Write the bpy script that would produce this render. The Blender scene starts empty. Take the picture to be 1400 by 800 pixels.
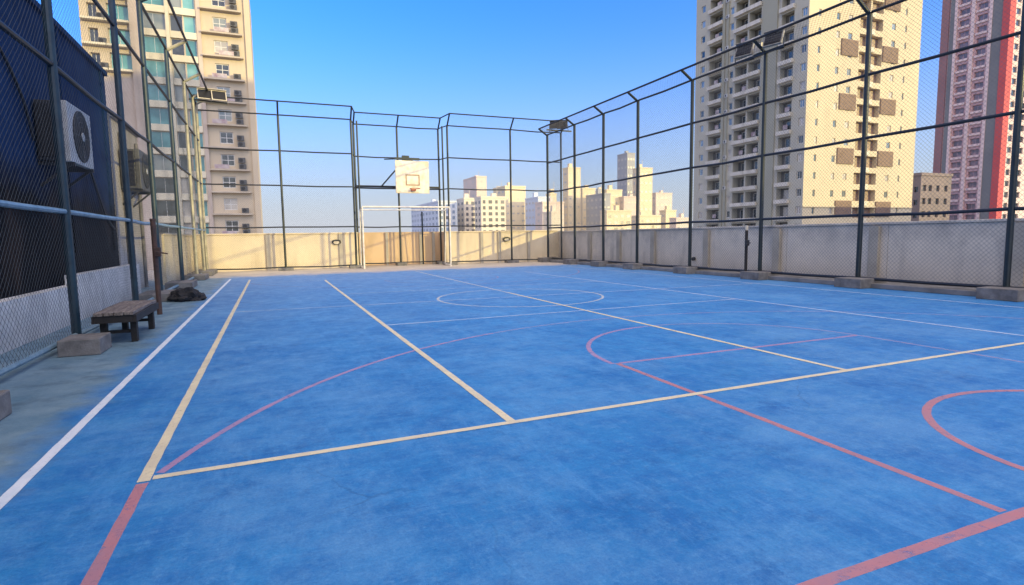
import bpy, math, random
from mathutils import Vector, Matrix, noise as mnoise
random.seed(7)
R = math.radians
scene = bpy.context.scene
COL = scene.collection

# ------------------------------------------------------------------ materials
def new_mat(name):
    m = bpy.data.materials.new(name); m.use_nodes = True
    nt = m.node_tree
    return m, nt, nt.nodes['Principled BSDF']

def N(nt, t, **kw):
    n = nt.nodes.new(t)
    for k, v in kw.items(): setattr(n, k, v)
    return n

def noise_fac(nt, vec, scale, detail=6, lo=0.35, hi=0.65, rough=0.6, stretch=None):
    if stretch:
        mp = N(nt, 'ShaderNodeMapping'); mp.inputs['Scale'].default_value = stretch
        nt.links.new(vec, mp.inputs['Vector']); vec = mp.outputs['Vector']
    n = N(nt, 'ShaderNodeTexNoise'); n.inputs['Scale'].default_value = scale
    n.inputs['Detail'].default_value = detail; n.inputs['Roughness'].default_value = rough
    nt.links.new(vec, n.inputs['Vector'])
    r = N(nt, 'ShaderNodeMapRange'); r.clamp = True
    r.inputs['From Min'].default_value = lo; r.inputs['From Max'].default_value = hi
    nt.links.new(n.outputs['Fac'], r.inputs['Value'])
    return r.outputs['Result']

def mixc(nt, fac, a, b):
    m = N(nt, 'ShaderNodeMix', data_type='RGBA')
    def put(sock, v):
        if isinstance(v, (tuple, list)): sock.default_value = (*v[:3], 1)
        else: nt.links.new(v, sock)
    if isinstance(fac, (int, float)): m.inputs['Factor'].default_value = fac
    else: nt.links.new(fac, m.inputs['Factor'])
    put(m.inputs['A'], a); put(m.inputs['B'], b)
    return m.outputs['Result']

def math_n(nt, op, a, b=None, clamp=False):
    m = N(nt, 'ShaderNodeMath', operation=op); m.use_clamp = clamp
    for i, v in enumerate((a, b)):
        if v is None: continue
        if isinstance(v, (int, float)): m.inputs[i].default_value = v
        else: nt.links.new(v, m.inputs[i])
    return m.outputs[0]

def ramp01(nt, val, lo, hi):
    r = N(nt, 'ShaderNodeMapRange'); r.clamp = True
    r.inputs['From Min'].default_value = lo; r.inputs['From Max'].default_value = hi
    nt.links.new(val, r.inputs['Value']); return r.outputs['Result']

def add_bump(nt, bsdf, h, strength, dist):
    b = N(nt, 'ShaderNodeBump'); b.inputs['Strength'].default_value = strength
    b.inputs['Distance'].default_value = dist
    nt.links.new(h, b.inputs['Height']); nt.links.new(b.outputs['Normal'], bsdf.inputs['Normal'])

def mat(name, c1, c2=None, rough=0.7, scale=3.0, lo=0.35, hi=0.65, metal=0.0, bump=0.0, stretch=None, spec=0.5, streak=None, dirt=1.0):
    """plain surface with two-tone mottling in world space; streak = colour of vertical run-off stains"""
    m, nt, b = new_mat(name)
    b.inputs['Roughness'].default_value = rough; b.inputs['Metallic'].default_value = metal
    b.inputs['Specular IOR Level'].default_value = spec
    g = N(nt, 'ShaderNodeNewGeometry').outputs['Position']
    if c2 is None: c2 = tuple(x * 0.8 for x in c1)
    f = noise_fac(nt, g, scale, 8, lo, hi, stretch=stretch)
    col = mixc(nt, f, c1, c2)
    if streak:
        s = noise_fac(nt, g, 1.0, 6, 0.5, 0.72, stretch=(streak[3], streak[3], streak[3] * 0.12))
        s2 = noise_fac(nt, g, 0.6, 3, 0.4, 0.65)
        col = mixc(nt, math_n(nt, 'MULTIPLY', math_n(nt, 'MULTIPLY', s, s2), 0.95 if dirt >= 1 else 0.45+0.5*dirt), col, streak[:3])
        if bump:
            sz = N(nt, 'ShaderNodeSeparateXYZ'); nt.links.new(g, sz.inputs[0])
            nn = noise_fac(nt, g, 2.2, 10, 0.3, 0.7, 0.75)
            low = ramp01(nt, math_n(nt, 'ADD', sz.outputs['Z'], math_n(nt, 'MULTIPLY', nn, 0.35)), 0.62, 0.15)
            col = mixc(nt, math_n(nt, 'MULTIPLY', low, 0.55*dirt), col, streak[:3])
            top = math_n(nt, 'MULTIPLY', ramp01(nt, math_n(nt, 'ADD', sz.outputs['Z'], math_n(nt, 'MULTIPLY', nn, 0.7)), 1.35, 1.9), 0.55*dirt)
            col = mixc(nt, top, col, tuple(x*1.6 for x in streak[:3]))
            blot = noise_fac(nt, g, 3.5, 12, 0.54, 0.66, 0.8)
            col = mixc(nt, math_n(nt, 'MULTIPLY', blot, 0.35*dirt), col, tuple(x*1.5 for x in streak[:3]))
    nt.links.new(col, b.inputs['Base Color'])
    if bump: add_bump(nt, b, noise_fac(nt, g, scale * 12, 6, 0.2, 0.8), bump, 0.01)
    return m

def floor_material():
    m, nt, b = new_mat('court_paint')
    g = N(nt, 'ShaderNodeNewGeometry').outputs['Position']
    sx = N(nt, 'ShaderNodeSeparateXYZ'); nt.links.new(g, sx.inputs[0])
    X, Y = sx.outputs['X'], sx.outputs['Y']
    big = noise_fac(nt, g, 0.8, 12, 0.36, 0.64, 0.74)
    med = noise_fac(nt, g, 3.4, 12, 0.40, 0.62, 0.80)
    col = mixc(nt, big, FL_A, FL_B)
    col = mixc(nt, math_n(nt, 'MULTIPLY', med, 0.62), col, FL_C)
    # roller direction, scuffs, dried puddle rims, trodden dirt, grit
    strk = noise_fac(nt, g, 5.0, 14, 0.51, 0.61, 0.84, stretch=(1.0, 0.18, 1))
    col = mixc(nt, math_n(nt, 'MULTIPLY', strk, 0.46), col, FL_D)
    strk2 = noise_fac(nt, g, 6.5, 14, 0.52, 0.62, 0.85, stretch=(0.16, 1.2, 1))
    col = mixc(nt, math_n(nt, 'MULTIPLY', strk2, 0.48), col, FL_E)
    dirt = noise_fac(nt, g, 2.1, 15, 0.52, 0.61, 0.86)
    col = mixc(nt, math_n(nt, 'MULTIPLY', dirt, 0.44), col, FL_F)
    spk = noise_fac(nt, g, 13, 12, 0.52, 0.61, 0.85)
    col = mixc(nt, math_n(nt, 'MULTIPLY', spk, 0.40), col, FL_G)
    pale = noise_fac(nt, g, 0.6, 15, 0.46, 0.58, 0.84)
    col = mixc(nt, math_n(nt, 'MULTIPLY', pale, 0.46), col, (0.12, 0.31, 0.55))
    grain = noise_fac(nt, g, 70, 5, 0.42, 0.60, 0.8)
    col = mixc(nt, math_n(nt, 'MULTIPLY', grain, 0.30), col, (0.006, 0.085, 0.27))
    far_pale = math_n(nt, 'MULTIPLY', ramp01(nt, math_n(nt, 'ADD', Y, math_n(nt, 'MULTIPLY', med, 3.0)), 9.0, 23.0), 0.55)  # floor turns paler and greyer towards the far end
    col = mixc(nt, far_pale, col, (0.155, 0.265, 0.42))
    vo = N(nt, 'ShaderNodeTexVoronoi', feature='DISTANCE_TO_EDGE'); vo.inputs['Scale'].default_value = 0.33
    nz = N(nt, 'ShaderNodeTexNoise'); nz.inputs['Scale'].default_value = 1.7; nz.inputs['Detail'].default_value = 8; nt.links.new(g, nz.inputs['Vector'])
    wv = N(nt, 'ShaderNodeMix', data_type='VECTOR'); wv.inputs['Factor'].default_value = 0.30
    nt.links.new(g, wv.inputs[4]); nt.links.new(nz.outputs['Color'], wv.inputs[5]); nt.links.new(wv.outputs[1], vo.inputs['Vector'])
    crack = math_n(nt, 'MULTIPLY', ramp01(nt, vo.outputs['Distance'], 0.0022, 0.0008), noise_fac(nt, g, 0.5, 4, 0.5, 0.62))
    col = mixc(nt, math_n(nt, 'MULTIPLY', crack, 0.28), col, (0.01, 0.05, 0.14))
    # worn, greyer strip outside the white line on the left
    w = noise_fac(nt, g, 1.3, 8, 0.2, 0.8, 0.7)
    wx = math_n(nt, 'ADD', X, math_n(nt, 'MULTIPLY', math_n(nt, 'SUBTRACT', w, 0.5), 0.5))
    left = ramp01(nt, wx, -1.30, -1.60)
    conc = mixc(nt, noise_fac(nt, g, 1.6, 9, 0.3, 0.7, 0.7), (0.085, 0.165, 0.215), (0.21, 0.29, 0.32))
    conc = mixc(nt, math_n(nt, 'MULTIPLY', noise_fac(nt, g, 2.7, 8, 0.5, 0.7, 0.7), 0.75), conc, (0.045, 0.075, 0.09))
    col = mixc(nt, math_n(nt, 'MULTIPLY', left, 0.9), col, conc)
    # bare screed at the far end
    wy = math_n(nt, 'ADD', Y, math_n(nt, 'MULTIPLY', math_n(nt, 'SUBTRACT', w, 0.5), 2.2))
    far = ramp01(nt, wy, 21.6, 22.6)
    scr = mixc(nt, noise_fac(nt, g, 0.8, 8, 0.3, 0.7, 0.7), (0.50, 0.44, 0.36), (0.33, 0.30, 0.27))
    col = mixc(nt, far, col, scr)
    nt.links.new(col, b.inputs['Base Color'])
    rr = N(nt, 'ShaderNodeMapRange'); rr.inputs['To Min'].default_value = 0.42; rr.inputs['To Max'].default_value = 0.72
    nt.links.new(med, rr.inputs['Value']); nt.links.new(rr.outputs['Result'], b.inputs['Roughness'])
    b.inputs['Specular IOR Level'].default_value = 0.35
    h = math_n(nt, 'ADD', noise_fac(nt, g, 60, 6, 0.2, 0.8), math_n(nt, 'MULTIPLY', big, 2.0))
    add_bump(nt, b, h, 0.25, 0.004)
    return m
FL_A, FL_B = (0.009, 0.142, 0.385), (0.034, 0.232, 0.51)
FL_C, FL_D, FL_E, FL_F, FL_G = (0.008, 0.105, 0.36), (0.085, 0.29, 0.58), (0.07, 0.27, 0.56), (0.006, 0.065, 0.23), (0.12, 0.31, 0.55)

def line_material(name, c1, c2, wear):
    """road-paint line, rubbed through to the floor in places (really see-through there)"""
    m, nt, b = new_mat(name)
    g = N(nt, 'ShaderNodeNewGeometry').outputs['Position']
    nt.links.new(mixc(nt, noise_fac(nt, g, 5, 6), c1, c2), b.inputs['Base Color'])
    b.inputs['Roughness'].default_value = 0.6
    f = noise_fac(nt, g, 9, 8, 0.62 - wear * 0.30, 0.86 - wear * 0.16, 0.75)
    f = math_n(nt, 'MAXIMUM', f, noise_fac(nt, g, 45, 8, 0.60 - wear*0.12, 0.70, 0.8))
    f2 = math_n(nt, 'MAXIMUM', f, wear * 0.55)
    tr = N(nt, 'ShaderNodeBsdfTransparent'); mx = N(nt, 'ShaderNodeMixShader')
    nt.links.new(f2, mx.inputs[0]); nt.links.new(b.outputs[0], mx.inputs[1]); nt.links.new(tr.outputs[0], mx.inputs[2])
    nt.links.new(mx.outputs[0], nt.nodes['Material Output'].inputs[0])
    return m

def navy_wall_material():
    m, nt, b = new_mat('navy_wall')
    g = N(nt, 'ShaderNodeNewGeometry').outputs['Position']
    sx = N(nt, 'ShaderNodeSeparateXYZ'); nt.links.new(g, sx.inputs[0])
    n1 = noise_fac(nt, g, 0.7, 8, 0.3, 0.7, 0.65)
    navy = mixc(nt, n1, (0.004, 0.018, 0.060), (0.009, 0.038, 0.115))
    navy = mixc(nt, math_n(nt, 'MULTIPLY', noise_fac(nt, g, 1.0, 8, 0.5, 0.75, 0.7, stretch=(2.2, 2.2, 0.25)), 0.6), navy, (0.020, 0.055, 0.13))
    brown = mixc(nt, noise_fac(nt, g, 1.2, 8, 0.5, 0.75, 0.6, stretch=(1, 1, 0.5)), (0.004, 0.004, 0.005), (0.040, 0.024, 0.016))
    zz = math_n(nt, 'ADD', sx.outputs['Z'], math_n(nt, 'MULTIPLY', n1, 0.9))
    k = ramp01(nt, zz, 3.2, 2.3)
    col = mixc(nt, k, navy, brown)
    nt.links.new(col, b.inputs['Base Color']); b.inputs['Roughness'].default_value = 0.85; b.inputs['Specular IOR Level'].default_value = 0.15
    add_bump(nt, b, noise_fac(nt, g, 5, 8, 0.2, 0.8), 0.35, 0.02)
    return m

def glass_mat(name, c1, c2, rough=0.08, scale=0.35):
    m, nt, b = new_mat(name)
    g = N(nt, 'ShaderNodeNewGeometry').outputs['Position']
    nt.links.new(mixc(nt, noise_fac(nt, g, scale, 2, 0.42, 0.58), c1, c2), b.inputs['Base Color'])
    b.inputs['Roughness'].default_value = rough; b.inputs['Specular IOR Level'].default_value = 0.8
    return m

MT = {}
MT['floor'] = floor_material()
MT['yellow_line'] = line_material('cream_line_paint', (0.74, 0.65, 0.42), (0.60, 0.53, 0.37), 0.22)
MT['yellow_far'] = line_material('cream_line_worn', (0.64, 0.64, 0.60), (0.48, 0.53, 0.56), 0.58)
MT['white_line'] = line_material('white_line_paint', (0.72, 0.76, 0.80), (0.58, 0.66, 0.74), 0.15)
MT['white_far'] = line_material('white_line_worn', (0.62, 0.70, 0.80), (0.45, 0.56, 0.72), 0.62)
MT['red_line'] = line_material('red_line_paint', (0.58, 0.22, 0.21), (0.46, 0.22, 0.25), 0.58)
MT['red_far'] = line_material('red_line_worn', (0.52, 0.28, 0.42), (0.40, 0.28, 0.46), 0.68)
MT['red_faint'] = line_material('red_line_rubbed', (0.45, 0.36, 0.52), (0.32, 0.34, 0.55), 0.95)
MT['navy'] = navy_wall_material()
MT['whitewash'] = mat('whitewash', (0.78, 0.77, 0.74), (0.56, 0.56, 0.54), 0.85, 2.5, dirt=0.4, streak=(0.12, 0.11, 0.10, 3.0), bump=0.3)
MT['pale_wall'] = mat('pale_wall', (0.55, 0.52, 0.49), (0.42, 0.40, 0.38), 0.85, 1.5, streak=(0.16, 0.14, 0.12, 3.0), bump=0.2)
MT['cream_wall'] = mat('cream_wall', (0.74, 0.63, 0.44), (0.66, 0.56, 0.39), 0.85, 1.2, dirt=0.2, streak=(0.34, 0.27, 0.19, 2.0), bump=0.2)
MT['pier'] = mat('pier_render', (0.50, 0.45, 0.36), (0.36, 0.33, 0.27), 0.85, 1.5, bump=0.2)
MT['orange_wall'] = mat('orange_wall', (0.70, 0.50, 0.30), (0.62, 0.45, 0.27), 0.8, 1.2, dirt=0.2, streak=(0.30, 0.19, 0.10, 2.0), bump=0.2)
MT['grey_wall'] = mat('grey_wall', (0.78, 0.70, 0.57), (0.64, 0.58, 0.48), 0.85, 1.1, dirt=0.6, streak=(0.16, 0.15, 0.14, 2.2), bump=0.25)
MT['concrete'] = mat('concrete', (0.21, 0.20, 0.19), (0.11, 0.105, 0.10), 0.9, 5.0, bump=0.5)
MT['kerb'] = mat('kerb_concrete', (0.22, 0.215, 0.21), (0.12, 0.12, 0.12), 0.9, 2.0, bump=0.4)
MT['post'] = mat('dark_green_paint', (0.006, 0.012, 0.015), (0.012, 0.022, 0.026), 0.45, 6.0)
MT['rail'] = mat('dark_rail_paint', (0.006, 0.008, 0.011), (0.012, 0.014, 0.018), 0.5, 6.0)
MT['blue_post'] = mat('blue_green_paint', (0.007, 0.022, 0.034), (0.016, 0.042, 0.058), 0.42, 5.0)
MT['sunlit_post'] = mat('sunlit_cream_post', (0.40, 0.36, 0.24), (0.22, 0.21, 0.15), 0.5, 4.0)  # cream puts the sunlight on the far posts into their colour
MT['pale_rail'] = mat('worn_blue_rail', (0.20, 0.30, 0.36), (0.10, 0.18, 0.23), 0.45, 7.0)
MT['wire'] = mat('galvanised_wire', (0.16, 0.17, 0.18), (0.10, 0.11, 0.12), 0.5, 3.0, metal=0.3)
MT['wire_light'] = mat('light_galvanised_wire', (0.045, 0.06, 0.075), (0.03, 0.04, 0.05), 0.5, 3.0, metal=0.3)
MT['black'] = mat('black_plastic', (0.012, 0.012, 0.014), (0.02, 0.02, 0.022), 0.5, 8)
MT['lamp_body'] = mat('lamp_body', (0.008, 0.008, 0.009), (0.016, 0.015, 0.014), 0.45, 8)
MT['lamp_grey'] = mat('lamp_grey_frame', (0.30, 0.28, 0.24), (0.18, 0.17, 0.15), 0.5, 8)
MT['lamp_cream'] = mat('lamp_sunlit_cream', (0.62, 0.55, 0.42), (0.45, 0.38, 0.28), 0.5, 8)  # sunlit look put into the cream; plain cream on the wall-light lenses
MT['lamp_glass'] = mat('lamp_glass', (0.008, 0.008, 0.010), (0.014, 0.014, 0.016), 0.4, 5, spec=0.25)
MT['board'] = mat('board_paint', (0.80, 0.73, 0.57), (0.64, 0.55, 0.38), 0.65, 3.2, lo=0.42, hi=0.62, streak=(0.45, 0.33, 0.18, 4), dirt=0.3)
MT['board_line'] = mat('board_faded_line', (0.26, 0.15, 0.08), (0.40, 0.27, 0.15), 0.6, 6)
MT['rim'] = mat('rim_orange', (0.45, 0.13, 0.05), (0.30, 0.10, 0.05), 0.5, 8)
MT['white_steel'] = mat('white_goal_paint', (0.74, 0.70, 0.62), (0.52, 0.48, 0.42), 0.55, 7)
MT['ac_case'] = mat('ac_casing', (0.52, 0.52, 0.51), (0.38, 0.38, 0.37), 0.5, 4)
MT['ac_grey'] = mat('ac_grey_casing', (0.10, 0.10, 0.10), (0.06, 0.06, 0.06), 0.5, 4)
MT['ac_dark'] = mat('ac_fins', (0.010, 0.010, 0.012), (0.022, 0.022, 0.024), 0.6, 20)
MT['wood'] = mat('weathered_wood', (0.24, 0.20, 0.17), (0.08, 0.065, 0.055), 0.8, 6, stretch=(9, 0.8, 9), bump=0.4)
MT['dark_wood'] = mat('dark_wood', (0.010, 0.009, 0.008), (0.02, 0.016, 0.014), 0.75, 6)
MT['rust'] = mat('rusty_steel', (0.10, 0.050, 0.034), (0.04, 0.028, 0.024), 0.75, 6, bump=0.4)
MT['bag'] = mat('black_cloth', (0.010, 0.010, 0.012), (0.022, 0.022, 0.026), 0.85, 9)
MT['ground'] = mat('hazy_ground', (0.30, 0.28, 0.25), (0.20, 0.20, 0.20), 0.95, 0.02)
MT['podium'] = mat('podium_wall', (0.42, 0.40, 0.37), (0.34, 0.33, 0.31), 0.9, 0.8)
# towers
MT['beige'] = mat('beige_render', (0.57, 0.47, 0.335), (0.51, 0.42, 0.31), 0.85, 0.25, streak=(0.44, 0.36, 0.26, 0.5))
MT['beige_dark'] = mat('beige_ledge', (0.50, 0.43, 0.34), (0.40, 0.34, 0.27), 0.85, 0.4)
MT['band'] = mat('cream_band', (0.66, 0.60, 0.46), (0.58, 0.52, 0.40), 0.8, 0.4)
MT['pinkish'] = mat('pinkish_render', (0.50, 0.42, 0.36), (0.42, 0.35, 0.30), 0.85, 0.3, streak=(0.32, 0.26, 0.22, 0.8))
MT['teal_glass'] = glass_mat('teal_glass', (0.10, 0.30, 0.31), (0.20, 0.42, 0.42))
MT['teal_deep'] = glass_mat('deep_teal_glass', (0.04, 0.17, 0.19), (0.10, 0.28, 0.29))
MT['grey_glass'] = glass_mat('grey_glass', (0.10, 0.14, 0.15), (0.22, 0.24, 0.22))
MT['dark_glass'] = glass_mat('dark_glass', (0.015, 0.020, 0.024), (0.05, 0.06, 0.065), 0.12, 0.6)
MT['blue_glass'] = glass_mat('blue_glass', (0.10, 0.16, 0.24), (0.22, 0.30, 0.38), 0.1, 0.6)
MT['frame_white'] = mat('white_frame', (0.66, 0.64, 0.60), (0.55, 0.53, 0.50), 0.6, 1)
MT['balcony_paint'] = mat('balcony_paint', (0.60, 0.57, 0.50), (0.46, 0.44, 0.39), 0.8, 0.9, streak=(0.28, 0.26, 0.22, 1.5))
MT['curtain'] = glass_mat('curtained_window', (0.34, 0.31, 0.27), (0.46, 0.42, 0.36), 0.25, 0.6)
MT['linen'] = mat('hung_linen', (0.55, 0.50, 0.48), (0.30, 0.20, 0.22), 0.9, 1.1)
MT['shaded_render'] = mat('shaded_render', (0.44, 0.425, 0.35), (0.38, 0.37, 0.31), 0.88, 0.12, streak=(0.25, 0.25, 0.24, 0.35))  # high-rise plaster on its shaded face, shade put into the grey
MT['olive_render'] = mat('olive_grey_render', (0.31, 0.31, 0.25), (0.27, 0.27, 0.22), 0.88, 0.12)
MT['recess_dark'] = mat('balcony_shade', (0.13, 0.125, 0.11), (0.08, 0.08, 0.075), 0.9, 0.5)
MT['sunlit_render'] = mat('sunlit_render', (0.60, 0.51, 0.34), (0.55, 0.465, 0.315), 0.88, 0.2, streak=(0.52, 0.42, 0.28, 0.4))  # high-rise plaster on its lit face, sunlight put into the yellow
MT['brown_louvre'] = mat('brown_louvre', (0.25, 0.165, 0.115), (0.20, 0.13, 0.09), 0.7, 1.5)
MT['brown_glass'] = mat('brown_window', (0.19, 0.12, 0.085), (0.28, 0.18, 0.13), 0.4, 0.5)
MT['rosy'] = mat('rosy_render', (0.56, 0.36, 0.36), (0.50, 0.32, 0.32), 0.88, 0.15)
MT['rosy_light'] = mat('rosy_pillar', (0.70, 0.54, 0.52), (0.62, 0.48, 0.46), 0.88, 0.15)
MT['maroon'] = mat('maroon_render', (0.30, 0.16, 0.155), (0.25, 0.13, 0.13), 0.88, 0.15)
MT['slate'] = mat('slate_render', (0.20, 0.20, 0.20), (0.16, 0.16, 0.165), 0.88, 0.15)
MT['red_render'] = mat('red_render', (0.56, 0.09, 0.085), (0.48, 0.08, 0.08), 0.8, 0.15)
MT['rosy_glass'] = glass_mat('rosy_window', (0.12, 0.085, 0.09), (0.24, 0.16, 0.17), 0.3, 0.5)
MT['pale_pink'] = mat('pale_pink_render', (0.66, 0.52, 0.47), (0.60, 0.47, 0.43), 0.88, 0.15)
MT['shaded_brown_render'] = mat('shaded_brown_render', (0.24, 0.19, 0.175), (0.19, 0.155, 0.145), 0.88, 0.15)  # shade on the small building put into this dark brown

# ------------------------------------------------------------------ mesh builder
WL = {}   # world location of every object that may be a parent
class MB:
    def __init__(s): s.v, s.f, s.m = [], [], []
    def quad(s, a, b, c, d, mi=0):
        i = len(s.v); s.v += [tuple(a), tuple(b), tuple(c), tuple(d)]; s.f.append((i, i+1, i+2, i+3)); s.m.append(mi)
    def box(s, x0, x1, y0, y1, z0, z1, mi=0):
        i = len(s.v)
        s.v += [(x0,y0,z0),(x1,y0,z0),(x1,y1,z0),(x0,y1,z0),(x0,y0,z1),(x1,y0,z1),(x1,y1,z1),(x0,y1,z1)]
        for q in ((0,3,2,1),(4,5,6,7),(0,1,5,4),(1,2,6,5),(2,3,7,6),(3,0,4,7)):
            s.f.append(tuple(i+k for k in q)); s.m.append(mi)
        return s
    def bar(s, p, q, w, h, mi=0, up=(0,0,1)):
        p, q = Vector(p), Vector(q); d = (q-p).normalized(); u = Vector(up)
        if abs(d.dot(u)) > 0.98: u = Vector((1,0,0))
        a = d.cross(u).normalized()*w/2; b = d.cross(a).normalized()*h/2
        i = len(s.v)
        for c in (p, q):
            for k in (a+b, a-b, -a-b, -a+b): s.v.append(tuple(c+k))
        for k in range(4):
            s.f.append((i+k, i+(k+1)%4, i+4+(k+1)%4, i+4+k)); s.m.append(mi)
        s.f += [(i+3,i+2,i+1,i), (i+4,i+5,i+6,i+7)]; s.m += [mi, mi]
        return s
    def tube(s, pts, r, n=10, mi=0, caps=True):
        pts = [Vector(p) for p in pts]; rings = []
        up = Vector((0,0,1))
        for k, p in enumerate(pts):
            d = (pts[min(k+1, len(pts)-1)] - pts[max(k-1, 0)]).normalized()
            u = up if abs(d.z) < 0.95 else Vector((1,0,0))
            a = d.cross(u).normalized(); b = d.cross(a).normalized()
            i = len(s.v)
            for j in range(n):
                t = 2*math.pi*j/n; s.v.append(tuple(p + (a*math.cos(t)+b*math.sin(t))*r))
            rings.append(i)
        for k in range(len(rings)-1):
            for j in range(n):
                s.f.append((rings[k]+j, rings[k]+(j+1)%n, rings[k+1]+(j+1)%n, rings[k+1]+j)); s.m.append(mi)
        if caps:
            s.f.append(tuple(rings[0]+j for j in range(n))[::-1]); s.m.append(mi)
            s.f.append(tuple(rings[-1]+j for j in range(n))); s.m.append(mi)
        return s
    def disc(s, c, ax, rx, rz, n=24, mi=0, thick=0.0):
        """ellipse facing along ax ('x' or 'y'), rx across, rz up"""
        c = Vector(c); i = len(s.v)
        off = Vector((thick,0,0)) if ax == 'x' else Vector((0,thick,0))
        for o in (Vector(), off):
            for j in range(n):
                t = 2*math.pi*j/n
                d = Vector((0, rx*math.cos(t), rz*math.sin(t))) if ax == 'x' else Vector((rx*math.cos(t), 0, rz*math.sin(t)))
                s.v.append(tuple(c+o+d))
        s.f.append(tuple(range(i, i+n))); s.m.append(mi)
        if thick:
            s.f.append(tuple(range(i+n, i+2*n))[::-1]); s.m.append(mi)
            for j in range(n):
                s.f.append((i+j, i+(j+1)%n, i+n+(j+1)%n, i+n+j)); s.m.append(mi)
        return s
    def mesh(s, name, mats, off=(0,0,0)):
        me = bpy.data.meshes.new(name)
        me.from_pydata([(a-off[0], b-off[1], c-off[2]) for a, b, c in s.v], [], s.f)
        for k in (mats if isinstance(mats, (list, tuple)) else [mats]): me.materials.append(MT[k] if isinstance(k, str) else k)
        me.polygons.foreach_set('material_index', s.m); me.update()
        return me
    def build(s, name, mats, parent=None, origin=None, smooth=False, bevel=0):
        w = origin if origin is not None else (WL[parent.name] if parent else (0,0,0))
        o = bpy.data.objects.new(name, s.mesh(name, mats, w)); COL.objects.link(o)
        WL[o.name] = tuple(w)
        if parent:
            o.parent = parent; pw = WL[parent.name]; o.location = tuple(w[k]-pw[k] for k in range(3))
        else: o.location = w
        if smooth:
            for p in o.data.polygons: p.use_smooth = True
        if bevel:
            b = o.modifiers.new('edge', 'BEVEL'); b.width = bevel; b.segments = 2; b.limit_method = 'ANGLE'
        return o

def tag(o, label=None, cat=None, group=None, kind=None):
    if label: o['label'] = label
    if cat: o['category'] = cat
    if group: o['group'] = group
    if kind: o['kind'] = kind
    return o
def thing(name, label, cat, loc, group=None):
    o = bpy.data.objects.new(name, None); COL.objects.link(o); o.location = loc; WL[o.name] = tuple(loc)
    o.empty_display_size = 0.3
    return tag(o, label, cat, group)
def place(name, me, parent, wloc, rotz=0.0):
    """another object on shared mesh data, as a child; wloc in world space"""
    o = bpy.data.objects.new(name, me); COL.objects.link(o); WL[o.name] = tuple(wloc)
    if parent:
        o.parent = parent; pw = WL[parent.name]
        # parents that carry a rotation only ever hold children at their own origin
        o.location = tuple(wloc[k]-pw[k] for k in range(3))
    else: o.location = wloc
    o.rotation_euler = (0,0,rotz)
    return o
def struct(name, mb, mats, **k):
    return tag(mb.build(name, mats, **k), kind='structure')

# ------------------------------------------------------------------ setting: ground, deck, lines
GZ = -26.0
g = MB(); g.quad((-6000,-6000,GZ),(6000,-6000,GZ),(6000,6000,GZ),(-6000,6000,GZ)); struct('ground', g, 'ground')
g = MB(); g.box(-5.0, 15.0, -12.0, 29.5, GZ+0.01, -0.31); struct('podium', g, 'podium')
g = MB()
nx, ny = 24, 42
g.box(-5.05, 15.05, -12.05, 29.55, -0.30, -0.004)
g.quad((-5.05,-12.05,0),(15.05,-12.05,0),(15.05,29.55,0),(-5.05,29.55,0))
struct('court_floor', g, 'floor')

LN = [0]
def line(pts, w, m, name='court_line', closed=False):
    """painted strip along pts, each strip on its own thin layer"""
    LN[0] += 1; z = 0.0006 + 0.00012*LN[0]
    if not closed:
        q = []
        for a, b in zip(pts[:-1], pts[1:]):
            k = max(1, int(math.hypot(b[0]-a[0], b[1]-a[1])/0.12))
            q += [(a[0]+(b[0]-a[0])*i/k, a[1]+(b[1]-a[1])*i/k) for i in range(k)]
        pts = q+[pts[-1]]
    mb = MB(); n = len(pts); L, Rr = [], []
    for k in range(n):
        if closed: a, b = pts[(k-1) % n], pts[(k+1) % n]
        else: a, b = pts[max(k-1,0)], pts[min(k+1,n-1)]
        dx, dy = b[0]-a[0], b[1]-a[1]; l = math.hypot(dx, dy)
        nx_, ny_ = -dy/l*w/2, dx/l*w/2; ea, eb = 1+random.uniform(-0.07,0.07), 1+random.uniform(-0.07,0.07)
        L.append((pts[k][0]+nx_*ea, pts[k][1]+ny_*ea, z)); Rr.append((pts[k][0]-nx_*eb, pts[k][1]-ny_*eb, z))
    for k in range(n if closed else n-1):
        j = (k+1) % n
        mb.quad(L[k], L[j], Rr[j], Rr[k])
    return struct(name, mb, m)
def arc(cx, cy, r, a0, a1, n=48):
    return [(cx+r*math.cos(R(a0+(a1-a0)*k/n)), cy+r*math.sin(R(a0+(a1-a0)*k/n))) for k in range(n+1)]
def seg(a, b, n=1): return [(a[0]+(b[0]-a[0])*k/n, a[1]+(b[1]-a[1])*k/n) for k in range(n+1)]
CX = 4.90
# red basketball markings first (lowest), then cream, then white
line(seg((-0.71,-6),(-0.71,3.50)), 0.058, 'red_line')
line(seg((-0.74,1.40),(11.3,1.40)), 0.056, 'red_line')
line(seg((3.05,1.44),(3.16,4.80)), 0.056, 'red_line')
line(seg((3.19,4.80),(6.68,4.80)), 0.055, 'red_far')
line(seg((6.70,1.44),(6.70,4.78)), 0.055, 'red_faint')
line(arc(CX, 4.80, 1.79, 180, 95), 0.055, 'red_far')
line(arc(CX, 4.80, 1.79, 95, 0), 0.055, 'red_faint')
line(arc(CX, 1.47, 1.22, 178, 2), 0.056, 'red_line')
line(arc(CX, 1.60, 5.90, 160, 112), 0.050, 'red_far')
line(arc(CX, 1.60, 5.90, 112, 70), 0.050, 'red_faint')
line(arc(CX, 1.60, 5.90, 70, 20), 0.050, 'red_faint')
line(arc(4.85, 11.1, 1.75, 0, 360, 72)[:-1], 0.055, 'yellow_far', closed=True)
line(arc(CX, 17.4, 1.79, 180, 360), 0.05, 'red_faint')
line(seg((3.1,17.4),(6.7,17.4)), 0.05, 'red_faint')
line(arc(CX, 20.6, 5.90, 200, 340), 0.05, 'red_faint')
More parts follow.
